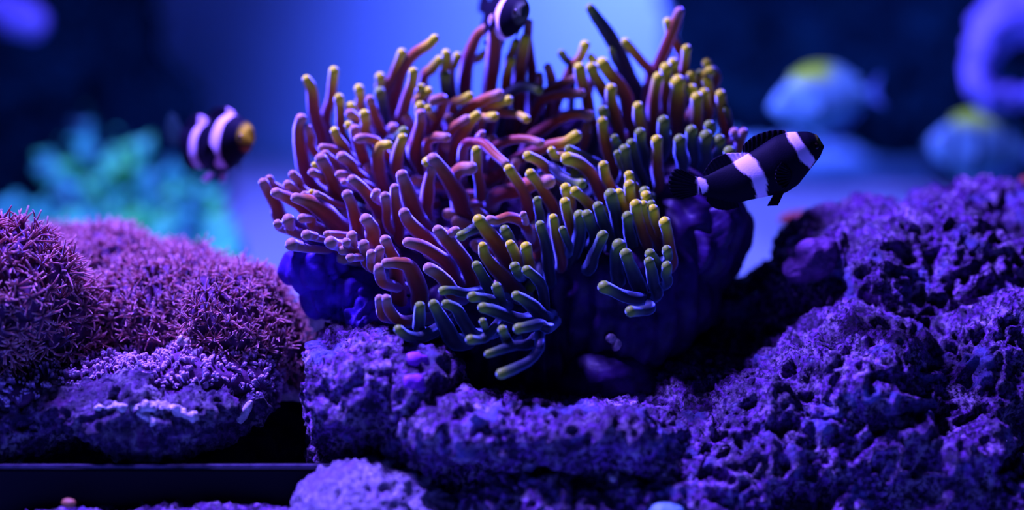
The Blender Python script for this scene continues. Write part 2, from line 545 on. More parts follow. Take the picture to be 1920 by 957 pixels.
# crop, class, tip radius, base radius, depth shift, outline points from tip to base
TENT = [
 ('A','y',40,78,0,[(455,235),(500,330),(520,520),(580,720),(630,870)]), ('A','y',42,55,.6,[(700,160),(690,250),(670,420),(630,560),(650,700)]),
 ('A','y',42,48,.5,[(745,405),(755,520),(760,640),(800,780)]), ('A','p',48,76,0,[(405,590),(385,690),(400,850),(450,1080),(520,1200)]),
 ('A','p',34,42,.4,[(465,670),(490,760),(520,880)]), ('A','y',42,46,0,[(705,700),(730,760),(800,850),(870,950)]),
 ('A','p',46,72,.3,[(885,685),(905,760),(950,900),(1010,1100),(1030,1250)]), ('A','p',40,50,-.3,[(920,768),(990,762),(1080,795),(1130,880)]),
 ('A','y',46,55,.2,[(975,550),(985,620),(1000,740)]), ('A','p',38,52,.8,[(1022,415),(1050,500),(1090,620),(1160,740)]),
 ('A','y',46,42,1,[(925,320),(940,400),(955,500)]), ('A','y',48,48,1.2,[(855,480),(880,540)]), ('A','p',45,50,.9,[(845,545),(900,590),(970,670)]),
 ('A','y',44,44,2,[(1115,215),(1120,270),(1120,340)]), ('A','g',46,60,1.5,[(1110,350),(1130,440),(1150,600),(1180,720)]),
 ('A','y',36,36,.6,[(830,645),(880,690)]), ('A','y',42,72,0,[(1185,825),(1120,835),(1092,930),(1110,1100),(1180,1250)]),
 ('A','y',48,62,0,[(1315,765),(1285,850),(1265,960),(1290,1120)]), ('A','g',46,50,.5,[(1325,700),(1260,770),(1200,800)]),
 ('B','y',38,64,0,[(553,250),(500,305),(370,390),(270,525),(210,700),(180,900)]), ('B','y',40,46,1,[(255,380),(225,460),(170,600),(130,740)]),
 ('B','y',40,62,-.5,[(360,550),(350,640),(300,790),(250,960),(230,1060)]), ('B','y',36,38,.5,[(430,690),(420,750)]),
 ('B','y',40,46,.6,[(495,722),(440,765),(390,860)]), ('B','y',42,50,1.5,[(590,445),(530,520),(450,630)]), ('B','y',44,48,1.2,[(655,390),(660,450),(650,540),(640,620)]),
 ('B','g',46,64,.8,[(650,585),(650,680),(680,800),(720,960)]), ('B','y',38,45,1.8,[(755,410),(730,470),(690,580)]),
 ('B','p',40,66,1,[(1045,140),(950,205),(885,330),(835,500),(825,740)]), ('B','p',60,74,0,[(1095,80),(1092,200),(1085,350),(1070,500),(1040,780)]),
 ('B','y',36,40,2,[(1020,375),(940,430),(870,480)]), ('B','y',44,68,.5,[(1365,250),(1350,330),(1320,500),(1310,700)]),
 ('B','p',36,52,1.2,[(1395,110),(1385,250),(1405,400),(1430,660)]), ('B','y',38,42,1.5,[(1280,290),(1240,400),(1220,460)]),
 ('B','y',40,46,1,[(1240,450),(1210,540),(1190,720)]), ('B','y',44,50,.2,[(1210,805),(1120,835),(1000,900)]),
 ('F','p',48,55,0,[(1030,-15),(900,35),(760,115),(660,210),(595,320)]), ('B','y',42,46,.4,[(860,770),(790,805),(710,860)]),
 ('F','p',44,60,.2,[(440,45),(525,30),(515,110),(470,230),(420,350),(385,460)]), ('F','y',46,46,.4,[(325,95),(335,200)]),
 ('F','p',40,78,-.3,[(328,160),(328,250),(300,380),(290,540)]), ('F','y',34,36,.3,[(395,110),(430,180)]),
 ('C','g',44,50,.3,[(240,810),(130,775),(20,805),(-70,920)]),
 ('F','y',42,82,0,[(832,175),(770,235),(710,330),(650,460),(625,660)]), ('F','y',40,42,.3,[(990,185),(930,195),(870,225)]),
 ('F','p',44,58,.4,[(740,215),(625,290),(555,400),(515,560)]), ('F','y',38,44,.5,[(1275,205),(1200,168),(1100,155),(990,175)]),
 ('F','p',34,36,.2,[(880,340),(850,400)]), ('F','p',42,50,-.5,[(1085,605),(1000,535),(900,440),(820,420),(720,455)]),
 ('F','y',46,50,-1.6,[(830,490),(833,560),(838,680),(860,800),(870,905)]), ('F','p',42,50,.1,[(560,375),(450,375),(385,460)]),
 ('F','y',42,44,-.4,[(385,595),(440,590)]), ('F','p',54,92,-.8,[(440,570),(520,665),(590,770),(670,900),(720,1060)]),
 ('F','p',45,76,-.2,[(435,640),(405,760),(390,900),(380,1110)]), ('F','p',54,92,-.8,[(160,715),(190,800),(245,960),(330,1150)]),
 ('F','p',40,68,-.6,[(95,825),(100,950),(130,1150),(150,1320)]), ('F','p',58,66,.2,[(780,650),(690,660),(630,740),(640,880)]),
 ('F','p',38,46,.3,[(1400,425),(1300,392),(1180,390),(1080,415),(990,485)]), ('G','y',50,72,0,[(765,362),(680,415),(530,450),(370,505),(230,590),(100,690),(-70,820)]),
 ('G','p',46,56,.5,[(880,175),(760,160),(620,205),(480,295),(350,400)]), ('G','y',46,56,-.5,[(335,540),(430,585),(560,700),(690,830)]),
 ('G','y',38,42,-.2,[(548,490),(580,540),(690,570)]), ('G','g',38,44,-.1,[(700,475),(780,512),(890,570),(980,650)]),
 ('G','y',56,68,-.8,[(685,562),(780,595),(880,680),(950,800),(1010,980)]), ('G','y',42,68,-1,[(165,658),(220,740),(290,850),(340,1000),(385,1170)]),
 ('G','y',44,58,-1,[(358,702),(420,780),(500,900),(580,1070)]), ('G','g',46,52,-.2,[(815,790),(740,768),(640,725),(530,640)]),
 ('G','p',62,84,.4,[(520,770),(400,775),(250,840),(40,910)]),
 ('C','g',42,90,1,[(700,70),(765,165),(880,330),(970,500),(1040,680),(1110,900)]), ('C','y',40,50,1.6,[(1018,378),(1080,455),(1160,550),(1240,680)]),
 ('C','g',30,36,2,[(893,450),(920,540),(960,660)]), ('C','y',43,46,1.2,[(655,408),(620,500),(560,590),(500,690)]), ('C','g',36,40,2,[(443,478),(480,530),(540,620)]),
 ('C','p',40,46,1.5,[(322,608),(345,680),(352,800)]), ('C','p',36,40,2,[(250,680),(250,780)]), ('C','y',38,40,1.8,[(712,520),(740,600)]),
 ('C','y',48,62,0,[(605,610),(625,720),(670,860),(700,1050),(735,1310)]), ('C','y',48,58,.4,[(712,610),(740,680),(800,780),(860,940)]),
 ('C','y',54,74,.5,[(815,570),(870,650),(960,760),(1025,880),(1050,1080),(1080,1200)]), ('C','y',50,62,-.1,[(890,800),(890,900),(920,1050),(960,1310)]),
 ('C','p',40,46,.9,[(580,700),(440,755),(330,815),(260,880)]), ('C','p',44,50,.6,[(620,840),(450,848),(330,878),(240,940)]),
 ('D','p',44,64,.9,[(738,-180),(700,-80),(630,100),(545,300),(460,550),(440,780)]), ('D','y',38,50,1.5,[(632,-90),(650,0),(705,110),(750,260)]),
 ('D','y',41,46,.5,[(800,155),(790,240),(775,360),(765,470)]), ('D','y',46,50,1.5,[(985,280),(1005,330),(1060,440)]), ('D','y',48,50,1.2,[(1012,352),(950,410),(880,510)]),
 ('D','y',47,52,.9,[(980,432),(1000,510),(1020,660)]), ('D','y',43,46,1.2,[(845,385),(850,430),(860,520)]), ('D','y',49,52,.8,[(845,515),(850,580),(870,700)]),
 ('D','g',35,36,1.7,[(925,370),(900,420)]), ('D','y',45,50,.6,[(960,550),(975,640),(985,780)]), ('D','y',57,64,.2,[(893,595),(890,700),(882,830),(880,1020)]),
 ('D','y',49,60,.3,[(1107,565),(1117,680),(1130,800),(1130,970)]), ('D','g',30,34,1,[(1160,690),(1175,760),(1170,870)]), ('D','y',45,46,.7,[(682,280),(690,340),(690,440)]),
 ('D','y',52,52,.4,[(618,330),(618,430),(600,560),(590,740)]), ('D','y',46,64,.2,[(545,410),(515,540),(500,680),(490,970)]), ('D','y',70,76,.2,[(722,455),(722,560),(712,720),(702,970)]),
 ('D','y',51,56,-.1,[(365,675),(370,760),(382,930)]), ('D','g',55,58,-.2,[(593,805),(590,900),(590,1080)]), ('D','g',49,52,0,[(385,910),(390,1000),(410,1170)]),
 ('D','g',48,50,.2,[(50,710),(60,800)]), ('D','y',47,64,0,[(45,810),(52,900),(85,1050),(160,1370)]), ('D','p',40,42,1.2,[(1228,900),(1215,980)]), ('D','p',46,50,1,[(1310,905),(1280,990),(1230,1100)]),
 ('L','g',38,40,.3,[(155,285),(170,390)]), ('L','g',43,54,0,[(305,335),(330,430),(370,560),(405,720)]), ('L','g',49,58,-.4,[(245,390),(255,480),(290,620),(345,800)]),
 ('L','g',31,36,-.2,[(180,420),(200,500),(230,620)]), ('L','y',51,58,-.2,[(535,305),(535,400),(532,550),(540,770)]), ('L','g',57,60,0,[(740,305),(740,400),(752,570)]),
 ('L','g',55,58,.1,[(845,220),(842,320),(850,520)]), ('L','g',47,50,.4,[(1005,170),(1000,250)]), ('L','g',59,62,0,[(978,270),(970,380),(960,540)]), ('L','g',53,56,.1,[(1095,305),(1090,420)]),
 ('L','g',53,56,.1,[(1185,408),(1180,480)]), ('L','y',46,52,-.4,[(285,620),(300,690),(335,800)]), ('L','y',53,58,-.7,[(288,712),(290,780),(292,880),(315,1000)]),
 ('L','y',46,52,-.3,[(55,532),(72,620),(120,720),(170,830)]), ('L','g',56,62,-.8,[(120,795),(140,870),(170,1000),(200,1320)]), ('L','y',43,48,-.6,[(195,780),(215,850),(235,970)]),
 ('L','g',47,50,-.3,[(425,765),(440,850)]), ('L','y',51,54,-.5,[(437,805),(442,900)]),
 ('J','g',46,50,-.5,[(1055,305),(1075,400)]), ('J','y',49,54,-.7,[(1075,352),(1090,440),(1115,580)]), ('J','y',54,60,-.9,[(922,312),(942,420),(980,550),(1012,720)]),
 ('J','y',41,52,-.8,[(985,312),(1010,400),(1060,540),(1125,700)]), ('J','y',51,60,-.8,[(1180,470),(1202,560),(1220,700),(1220,870)]), ('J','g',50,60,-1,[(845,415),(852,520),(880,650),(892,820)]),
 ('J','g',50,58,-.8,[(582,325),(612,420),(660,540),(692,700)]), ('J','g',53,68,-1,[(412,405),(420,520),(400,650),(352,780),(330,920)]), ('J','g',50,56,-.7,[(482,400),(510,480),(545,620)]),
 ('J','g',47,62,-1.2,[(622,585),(590,660),(540,760),(485,890)]), ('J','g',60,66,-1,[(768,675),(742,760),(750,900),(750,1020)]), ('J','g',54,74,-1.5,[(832,752),(862,840),(910,960),(955,1100)]),
 ('J','g',50,56,-1.1,[(1050,750),(1090,815),(1125,920)]), ('J','g',47,64,-1.4,[(1040,820),(1060,900),(1080,1020),(1100,1120)]), ('J','g',47,50,-1.1,[(1200,860),(1192,930),(1190,1020)]),
 ('J','g',43,46,-.9,[(1200,715),(1190,800)]), ('N','g',60,66,-1.9,[(280,525),(370,565),(480,615),(650,645)]), ('N','g',54,54,-2,[(545,768),(650,762),(745,728)]),
 ('J','g',43,62,-1,[(60,490),(90,580),(120,700),(130,850),(150,1020)]), ('J','y',43,62,-1,[(180,430),(200,540),(230,680),(252,870)]), ('J','g',34,40,-.8,[(262,530),(290,600),(325,720)]),
 ('J','y',46,54,-.6,[(285,290),(310,400),(340,520),(375,660)]), ('J','y',46,52,-.3,[(290,160),(300,220),(335,320)]), ('J','y',46,54,-.4,[(375,190),(430,235),(500,305),(550,400)]),
 ('J','g',40,46,-.5,[(35,268),(45,340),(62,450)]),
 ('I','p',50,78,-1.2,[(182,285),(215,355),(300,445),(400,530),(480,620)]), ('I','p',48,92,-1.5,[(485,440),(560,525),(650,630),(760,800),(810,1010)]),
 ('I','p',46,78,-2,[(215,550),(330,580),(450,650),(570,745),(650,920)]), ('I','p',50,78,-2.3,[(405,785),(480,830),(560,910),(640,1020)]),
 ('I','y',54,98,-1.6,[(852,355),(920,445),(1020,570),(1130,730),(1220,900)]), ('I','g',46,48,-1.9,[(695,490),(760,455),(850,420)]),
 ('I','p',42,50,-1.0,[(948,348),(1010,355),(1110,325),(1220,355),(1300,450)]), ('I','g',48,54,-1.1,[(1085,440),(1120,510)]), ('I','y',44,56,-1.3,[(1135,570),(1170,640),(1215,760)]),
 ('I','y',50,56,-1,[(1275,595),(1290,680),(1312,780)]), ('I','y',38,90,-2.2,[(888,585),(905,665),(985,770),(1100,890),(1210,1020)]), ('I','g',44,64,-2.2,[(832,760),(870,830),(935,940),(1010,1070)]),
 ('I','g',48,54,-1.7,[(1175,770),(1215,840)]), ('I','g',46,54,-2,[(1282,800),(1350,858),(1415,945),(1440,1110),(1420,1200)]), ('I','g',44,54,-2.5,[(1010,950),(1030,1010),(1065,1100)]),
 ('I','p',40,42,-.8,[(640,445),(590,490)]), ('I','p',30,34,-.6,[(1250,300),(1270,360)]),
 ('H','p',46,78,-1.8,[(395,50),(430,140),(480,260),(512,500),(540,620)]), ('H','p',44,92,-2.5,[(400,258),(500,255),(595,278),(645,360),(700,510),(725,670)]),
 ('H','p',46,52,-1.5,[(345,140),(332,210),(345,290)]), ('H','p',50,56,-1.9,[(340,305),(350,370),(400,445)]), ('H','p',41,46,-1.4,[(268,175),(265,230),(295,310)]),
 ('H','p',44,52,-1.2,[(200,90),(215,170),(255,280)]), ('H','p',40,36,-1.2,[(85,208),(130,206),(210,200)]), ('H','p',40,42,-1,[(5,142),(80,156),(150,165)]),
 ('H','p',41,46,-2.6,[(340,580),(352,650),(395,750)]), ('H','p',44,62,-2.9,[(405,580),(422,660),(480,742),(600,785)]), ('H','g',43,58,-3.3,[(515,855),(580,905),(680,925),(790,890)]),
 ('H','g',38,46,-3,[(910,505),(1000,503),(1140,525)]), ('H','g',46,52,-3.2,[(1180,560),(1280,572),(1390,595)]), ('H','g',46,88,-3,[(828,630),(880,725),(950,855),(1025,965)]),
 ('H','g',43,68,-3,[(940,625),(1030,668),(1100,785),(1190,900)]), ('H','g',48,62,-3,[(705,645),(702,740),(712,870)]),
 ('K','g',46,66,-3.5,[(408,275),(520,305),(650,355),(800,385)]), ('K','g',33,40,-3.3,[(410,400),(430,455),(475,520)]), ('K','g',40,46,-3.6,[(295,562),(380,562),(460,515)]),
 ('K','g',43,50,-3.4,[(585,475),(610,535),(650,600)]), ('K','g',44,74,-3.3,[(710,165),(780,205),(870,275),(960,365)]), ('K','g',48,52,-3.8,[(725,462),(820,442),(920,425),(990,460)]),
 ('K','g',34,56,-4,[(455,690),(560,655),(700,615),(840,590)]), ('K','g',46,48,-4.3,[(575,868),(680,825),(820,755),(900,665),(920,580)]),
 ('E','p',40,72,.5,[(65,300),(110,385),(180,500),(250,640)]), ('E','p',34,40,.8,[(120,265),(190,345)]), ('E','p',48,62,-.3,[(180,392),(260,425),(380,485),(490,570)]),
 ('E','p',46,108,-.8,[(355,438),(480,475),(620,565),(775,705)]), ('E','p',40,44,.6,[(330,228),(380,285),(440,380)]), ('E','p',40,44,.5,[(285,315),(340,362),(430,410)]),
 ('E','p',36,42,.2,[(505,208),(580,242),(650,300)]), ('E','y',30,32,.4,[(525,145),(570,185)]), ('E','p',54,74,-.3,[(583,90),(640,185),(700,325),(742,455),(795,580)]),
 ('E','p',37,42,.1,[(622,42),(700,115),(780,195)]), ('E','p',38,42,.2,[(595,-15),(700,5),(800,65),(910,165)]), ('E','p',48,54,0,[(772,68),(850,135),(930,240)]),
 ('E','p',33,38,.2,[(745,225),(820,225),(900,275)]), ('E','p',43,78,-.6,[(865,272),(940,335),(1040,455),(1120,580),(1155,740)]), ('E','p',47,68,-1,[(818,410),(860,505),(902,655),(945,800)]),
 ('E','p',56,78,-1.3,[(988,632),(1040,710),(1085,850)]), ('E','p',40,44,-.4,[(1080,388),(1095,450)]), ('E','p',44,44,-.7,[(1157,425),(1172,520),(1205,720)]),
 ('E','p',52,50,-.2,[(290,635),(305,690),(340,740)]), ('E','p',38,40,0,[(195,670),(240,715)]), ('E','p',42,48,-.4,[(415,620),(495,628),(525,700)]), ('E','p',50,30,-.6,[(455,772),(520,782),(580,805)]),
 ('E','p',60,36,-.9,[(320,855),(390,872),(490,895)]), ('E','p',32,36,-.8,[(635,762),(720,765)]), ('E','p',54,58,-.9,[(670,835),(740,860)]), ('E','p',44,48,-1,[(860,778),(870,840),(895,920)]),
 ('E','p',38,40,-.9,[(810,835),(840,900)]), ('E','y',26,28,0,[(500,385),(545,400)]), ('E','p',31,34,-.2,[(545,400),(600,432),(690,480)]), ('E','p',28,32,0,[(430,405),(510,415)]), ('E','p',28,30,.1,[(790,295),(840,320)]),
]


def depth_of(y):
    return min(2.4, (330 - y) * 0.014) if y < 330 else (330 - y) * 0.0105


anch = np.array(P(970, 480, 5.0))
tid = 0
for crop, cls, rt, rb, dz, pts in TENT:
    ox, oy, s = CR[crop]
    pts = [(ox + x / s, oy + y / s) for x, y in pts]
    seg = [0.0]
    for a, b in zip(pts, pts[1:]):
        seg.append(seg[-1] + math.hypot(b[0] - a[0], b[1] - a[1]))
    lcm = seg[-1] * PX * 100
    dt = depth_of(pts[0][1]) + dz * (0.6 if dz > -1 else 0.28)
    db = dt + min(2.6, 0.5 + 0.42 * lcm)
    w = [np.array(P(x, y, dt + (db - dt) * q / seg[-1])) for (x, y), q in zip(pts, seg)]
    k = (DIST + dt * 0.01) / FPX
    # the hidden root runs on into the body
    d1 = w[-1] - w[-2]
    d1 /= np.linalg.norm(d1)
    d2 = anch - w[-1]
    dist = np.linalg.norm(d2)
    d2 /= dist
    r_b = rb / s * k
    if crop != 'F' or rt != 46 or dz != -1.6:
        w.append(w[-1] + (0.45 * d1 + 0.75 * d2) * min(0.02, dist * 0.5) + np.array(FWD) * 0.006)
    n = 10 + 3 * len(w)
    path = catmull(w, n)
    u = np.linspace(0, 1, n)
    r_t = rt / s * k
    rad = r_t + (r_b - r_t) * np.clip(u * 1.25, 0, 1) ** 0.9
    rad = rad * (1 + 0.05 * np.sin(u * 9 + tid)) * (1 + 0.07 * np.exp(-(u / 0.08) ** 2))
    path[0] = path[0] + (path[1] - path[0]) * 0.0
    V, F, T = tube(path, rad, 12, 4)
    V = V + 0.00012 * np.stack([vnoise(V * 500, 3), vnoise(V * 500, 4), vnoise(V * 500, 5)], 1)
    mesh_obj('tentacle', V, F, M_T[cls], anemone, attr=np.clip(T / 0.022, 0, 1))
    tid += 1

# shorter tentacles that fill the disc behind the ones traced above
for q in range(64):
    fx = rng.uniform(600, 1330)
    fy = rng.uniform(215, 545)
    if ((fx - 960) / 390) ** 2 + ((fy - 385) / 190) ** 2 > 1 or (fx > 1220 and fy > 330):
        continue
    ang = math.atan2(-(fy - 470), (fx - 985)) + rng.normal(0, .35)
    ln = rng.uniform(55, 95)
    dirx, diry = math.cos(ang), -math.sin(ang)
    dt = depth_of(fy) + 1.7
    w = [np.array(P(fx - dirx * ln * a_ + 8 * math.sin(a_ * 3 + q), fy - diry * ln * a_ + 6 * math.cos(a_ * 4 + q), dt + 2.2 * a_)) for a_ in (0, .33, .66, 1.0)]
    path = catmull(w, 18)
    r_t = rng.uniform(9, 11.5) * PX
    V, F, T = tube(path, r_t * (1 + 0.35 * np.linspace(0, 1, 18)), 12, 4)
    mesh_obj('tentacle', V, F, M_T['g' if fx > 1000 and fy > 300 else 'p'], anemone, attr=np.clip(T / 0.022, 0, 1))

# ================================================================== fish
def in_poly(s, h, poly, soft):
    """signed soft mask of points inside a polygon (soft edge width in the same units)"""
    n = len(poly)
    inside = np.zeros(len(s), bool)
    dmin = np.full(len(s), 1e9)
    j = n - 1
    for i in range(n):
        xi, yi = poly[i]
        xj, yj = poly[j]
        c = ((yi > h) != (yj > h)) & (s < (xj - xi) * (h - yi) / (yj - yi + 1e-12) + xi)
        inside ^= c
        ex, ey = xj - xi, yj - yi
        tt = np.clip(((s - xi) * ex + (h - yi) * ey) / (ex * ex + ey * ey + 1e-12), 0, 1)
        dmin = np.minimum(dmin, np.hypot(s - xi - tt * ex, h - yi - tt * ey))
        j = i
    sd = np.where(inside, dmin, -dmin)
    return np.clip(sd / soft + 0.5, 0, 1)


def interp(pts, x):
    p = sorted(pts)
    return np.interp(x, [a for a, _ in p], [b for _, b in p])


class Fish:
    """a fish in its own frame: x towards the snout, z up, y across; lengths in cm"""

    def __init__(self, name, label, group, loc, xdir, zup, scale, colour):
        self.root = empty(name, loc)
        tag(self.root, label, 'fish', group)
        x = Vector(xdir).normalized()
        y = Vector(zup).cross(x).normalized()
        z = x.cross(y)
        self.R = np.array(Matrix((x, y, z)).transposed()) * scale * 0.01
        self.o = np.array(loc)
        self.colour = colour
        self.mat = None

    def put(self, name, v, f, mat, parent=None, cols=None):
        w = np.asarray(v) @ self.R.T + self.o
        c = cols if cols is not None else self.colour(np.asarray(v)[:, 0], np.asarray(v)[:, 2], np.asarray(v)[:, 1], name)
        return mesh_obj(name, w, f, mat, self.root, cols=np.concatenate([c, np.ones((len(c), 1))], 1))

    def body(self, top, bot, thick, mat, ns=120, nr=40):
        x0, x1 = max(min(top)[0], min(bot)[0]), min(max(top)[0], max(bot)[0])
        st = x0 + (x1 - x0) * (1 - np.cos(np.linspace(0, math.pi, ns))) / 2
        V = []
        tp, bt = interp(top, st), interp(bot, st)
        k = np.array([1, 2, 3, 2, 1]) / 9.0
        tp[2:-2] = np.convolve(tp, k, 'valid'); bt[2:-2] = np.convolve(bt, k, 'valid')
        th = interp(thick, st)
        for s, a, b, t_ in zip(st, tp, bt, th):
            c, r = (a + b) / 2, max((a - b) / 2, 0.01)
            for q in range(nr):
                an = 2 * math.pi * q / nr
                V.append((s, t_ * math.copysign(abs(math.cos(an)) ** 1.15, math.cos(an)), c + r * math.sin(an)))
        F = [(i * nr + q, i * nr + (q + 1) % nr, (i + 1) * nr + (q + 1) % nr, (i + 1) * nr + q) for i in range(ns - 1) for q in range(nr)]
        n0 = len(V)
        V.append((st[0], 0, (tp[0] + bt[0]) / 2))
        V.append((st[-1], 0, (tp[-1] + bt[-1]) / 2))
        for q in range(nr):
            F.append((n0, (q + 1) % nr, q))
            F.append((n0 + 1, (ns - 1) * nr + q, (ns - 1) * nr + (q + 1) % nr))
        return self.put('body', V, F, mat)

    def fin(self, name, root, edge, mat, y0=0.0, flare=0.0, rays=14, th=0.035, nu=44, nv=12):
        r = catmull(root, nu) if len(root) > 2 else np.linspace(root[0], root[1], nu)
        e = catmull(edge, nu) if len(edge) > 2 else np.linspace(edge[0], edge[1], nu)
        V, F = [], []
        for side in (1, -1):
            for j in range(nv):
                v = j / (nv - 1)
                for i in range(nu):
                    p = r[i] * (1 - v) + e[i] * v
                    y = y0 + flare * v ** 1.3 + 0.03 * math.sin(rays * 2 * math.pi * i / (nu - 1)) * v + side * th * (1 - 0.75 * v)
                    V.append((p[0], y, p[1] + 0.008 * math.cos(rays * 2 * math.pi * i / (nu - 1)) * v ** 3))
        N = nu * nv
        for j in range(nv - 1):
            for i in range(nu - 1):
                a, b, c, d = j * nu + i, j * nu + i + 1, (j + 1) * nu + i + 1, (j + 1) * nu + i
                F.append((a, b, c, d))
                F.append((N + d, N + c, N + b, N + a))
        ring = [i for i in range(nu)] + [j * nu + nu - 1 for j in range(1, nv)] + [(nv - 1) * nu + i for i in range(nu - 2, -1, -1)] + [j * nu for j in range(nv - 2, 0, -1)]
        for a, b in zip(ring, ring[1:] + ring[:1]):
            F.append((b, a, N + a, N + b))
        return self.put(name, V, F, mat)

    def eye(self, s, h, y, r, mat, ring, pupil):
        for sd in (1, -1):
            bm = bmesh.new()
            bmesh.ops.create_uvsphere(bm, u_segments=20, v_segments=12, radius=r)
            V = np.array([v.co[:] for v in bm.verts]) * np.array([1, 0.45, 1])
            bm.verts.index_update()
            F = [tuple(v.index for v in f.verts) for f in bm.faces]
            bm.free()
            d = np.hypot(V[:, 0], V[:, 2]) / r
            c = np.where((d < 0.55)[:, None], np.array(pupil), np.array(ring))
            self.put('eye', V + np.array([s, sd * y, h]), F, mat, cols=c)


M_FISH = col_mat('fish_skin', 0.6, 0.03)
M_EYE = col_mat('fish_eye', 0.15, 0.5)

CS = 1595 / 400.0
FA = math.atan2(300, 925)
CMX = PX * 100 / CS


def lf(p):
    dx, dy = p[0] - 900, p[1] - 450
    return ((dx * math.cos(FA) - dy * math.sin(FA)) * CMX, (-dx * math.sin(FA) - dy * math.cos(FA)) * CMX)


def LF(*pts):
    return [lf(p) for p in pts]


C_TOP = LF((430, 530), (500, 515), (600, 462), (700, 415), (850, 325), (1000, 225), (1100, 192), (1250, 188), (1320, 215), (1358, 262), (1370, 300))
C_BOT = LF((430, 655), (500, 672), (600, 700), (720, 722), (860, 690), (980, 665), (1090, 645), (1180, 585), (1270, 468), (1340, 378), (1370, 305))
xa, xb = C_TOP[0][0], C_TOP[-1][0]
LEN = xb - xa
C_TH = [(xa, 0.10), (xa + .12 * LEN, 0.22), (xa + .35 * LEN, 0.52), (xa + .6 * LEN, 0.72), (xa + .78 * LEN, 0.70), (xa + .9 * LEN, 0.50), (xa + .97 * LEN, 0.28), (xb, 0.08)]
BAND_H = LF((1082, 165), (1150, 165), (1200, 255), (1262, 355), (1302, 408), (1270, 468), (1180, 392), (1148, 312), (1096, 232))
BAND_M = LF((640, 340), (745, 338), (800, 350), (865, 400), (920, 480), (945, 560), (952, 690), (880, 700), (852, 605), (830, 540), (720, 450))
BAND_T = LF((428, 505), (490, 540), (512, 590), (502, 632), (465, 655), (432, 660))
BLACK = np.array((0.004, 0.004, 0.010))
WHITE = np.array((0.80, 0.66, 0.80))
LIME = np.array((0.25, 0.55, 0.05))


def wobble(s, h, k=0.04):
    q = np.stack([s * 3.1, h * 3.1, s * 0], 1)
    return s + k * vnoise(q, 61) + k * .5 * vnoise(q * 4, 62), h + k * vnoise(q, 63)


def clown_colour(s, h, y, name):
    ws, wh = wobble(s, h)
    m = np.zeros(len(s))
    if name not in ('pectoral_fin', 'pelvic_fin'):
        for b in (BAND_H, BAND_M, BAND_T):
            m = np.maximum(m, in_poly(ws, wh, b, 0.05))
    c = BLACK + (WHITE - BLACK) * m[:, None]
    if name == 'body':                      # yellowish upper lip
        g = np.clip((s - (xb - 0.26)) / 0.15, 0, 1) * np.clip((h - 0.02) / 0.2, 0, 1)
        c = c + (np.array((0.22, 0.26, 0.03)) - c) * (0.8 * g * (1 - m))[:, None]
    return c


def clown_parts(f, pelvic_white=False):
    f.body(C_TOP, C_BOT, C_TH, M_FISH)
    f.fin('dorsal_fin', LF((500, 530), (600, 480), (700, 430), (775, 390)), LF((478, 492), (545, 396), (640, 352), (765, 346)), M_FISH, rays=11)
    f.fin('dorsal_fin', LF((770, 400), (850, 345), (960, 265), (1090, 205)), LF((768, 290), (850, 222), (970, 182), (1090, 178)), M_FISH, rays=9)
    f.fin('anal_fin', LF((510, 660), (600, 690), (730, 715)), LF((498, 700), (560, 758), (650, 774), (745, 752)), M_FISH, rays=10)
    f.fin('tail_fin', LF((446, 535), (446, 600), (446, 655)), LF((330, 470), (255, 470), (215, 560), (240, 650), (320, 696)), M_FISH, rays=12)
    f.fin('pelvic_fin', LF((1000, 655), (1075, 640)), LF((952, 742), (1030, 738)), M_FISH, y0=0.3, flare=0.15, rays=6)
    f.fin('pelvic_fin', LF((1000, 655), (1075, 640)), LF((952, 742), (1030, 738)), M_FISH, y0=-0.3, flare=-0.15, rays=6)
    for sd in (1, -1):
        f.fin('pectoral_fin', LF((1120, 480), (1130, 520), (1115, 570)), LF((1050, 420), (1008, 480), (1010, 560), (1075, 622)), M_FISH, y0=sd * 0.66, flare=sd * 0.22, rays=8)
    ep = lf((1300, 300))
    f.eye(ep[0], ep[1], 0.33, 0.17, M_EYE, (0.02, 0.012, 0.01), (0.0, 0.0, 0.0))


def img_dir(ang, yaw):
    """direction pointing right in the picture, raised by ang, turned towards the camera by yaw (degrees)"""
    a, yw = math.radians(ang), math.radians(yaw)
    h = RIGHT * math.cos(a) + UP * math.sin(a)
    return h * math.cos(yw) - FWD * math.sin(yw)


f1 = Fish('clownfish', 'black clownfish with two violet-white bands swimming off the right of the anemone', 'clownfish around the anemone',
          P(1200 + 900 / CS, 200 + 450 / CS, -1.6), img_dir(math.degrees(FA), 6), UP * math.cos(FA) - RIGHT * math.sin(FA), 0.985, clown_colour)
clown_parts(f1)

# second clownfish: three-quarter front view on the left
B2_H = [(xb - 1.95, 2.2), (xb - 1.15, 2.2), (xb - 1.25, .9), (xb - 1.35, 0), (xb - 1.5, -1.15), (xb - 1.95, -1.15), (xb - 2.05, .0)]
B2_M = [(xa + 1.5, 2.2), (xa + 2.3, 2.2), (xa + 2.15, 0.2), (xa + 2.1, -2.2), (xa + 1.4, -2.2)]


def clown2_colour(s, h, y, name):
    ws, wh = wobble(s, h)
    m = np.zeros(len(s))
    if name not in ('pectoral_fin', 'pelvic_fin'):
        for b in (B2_H, B2_M):
            m = np.maximum(m, in_poly(ws, wh, b, 0.08))
    if name == 'pelvic_fin':
        m[:] = 0.55
    c = BLACK + (WHITE * 0.8 - BLACK) * m[:, None]
    if name == 'body':
        g = np.clip((s - (xb - 0.5)) / 0.25, 0, 1) * np.clip(1.2 - np.abs(h - 0.1) * 1.2, 0, 1)
        mouth = np.exp(-((h + 0.18) / 0.13) ** 2)
        lip = np.where((h < -0.18)[:, None], np.array((0.62, 0.20, 0.02)), np.array((0.70, 0.62, 0.02)))
        c = c + (lip - c) * (g * (1 - 0.9 * mouth))[:, None]
    if name == 'tail_fin':
        c = c + np.array((0.004, 0.03, 0.018))
    return c


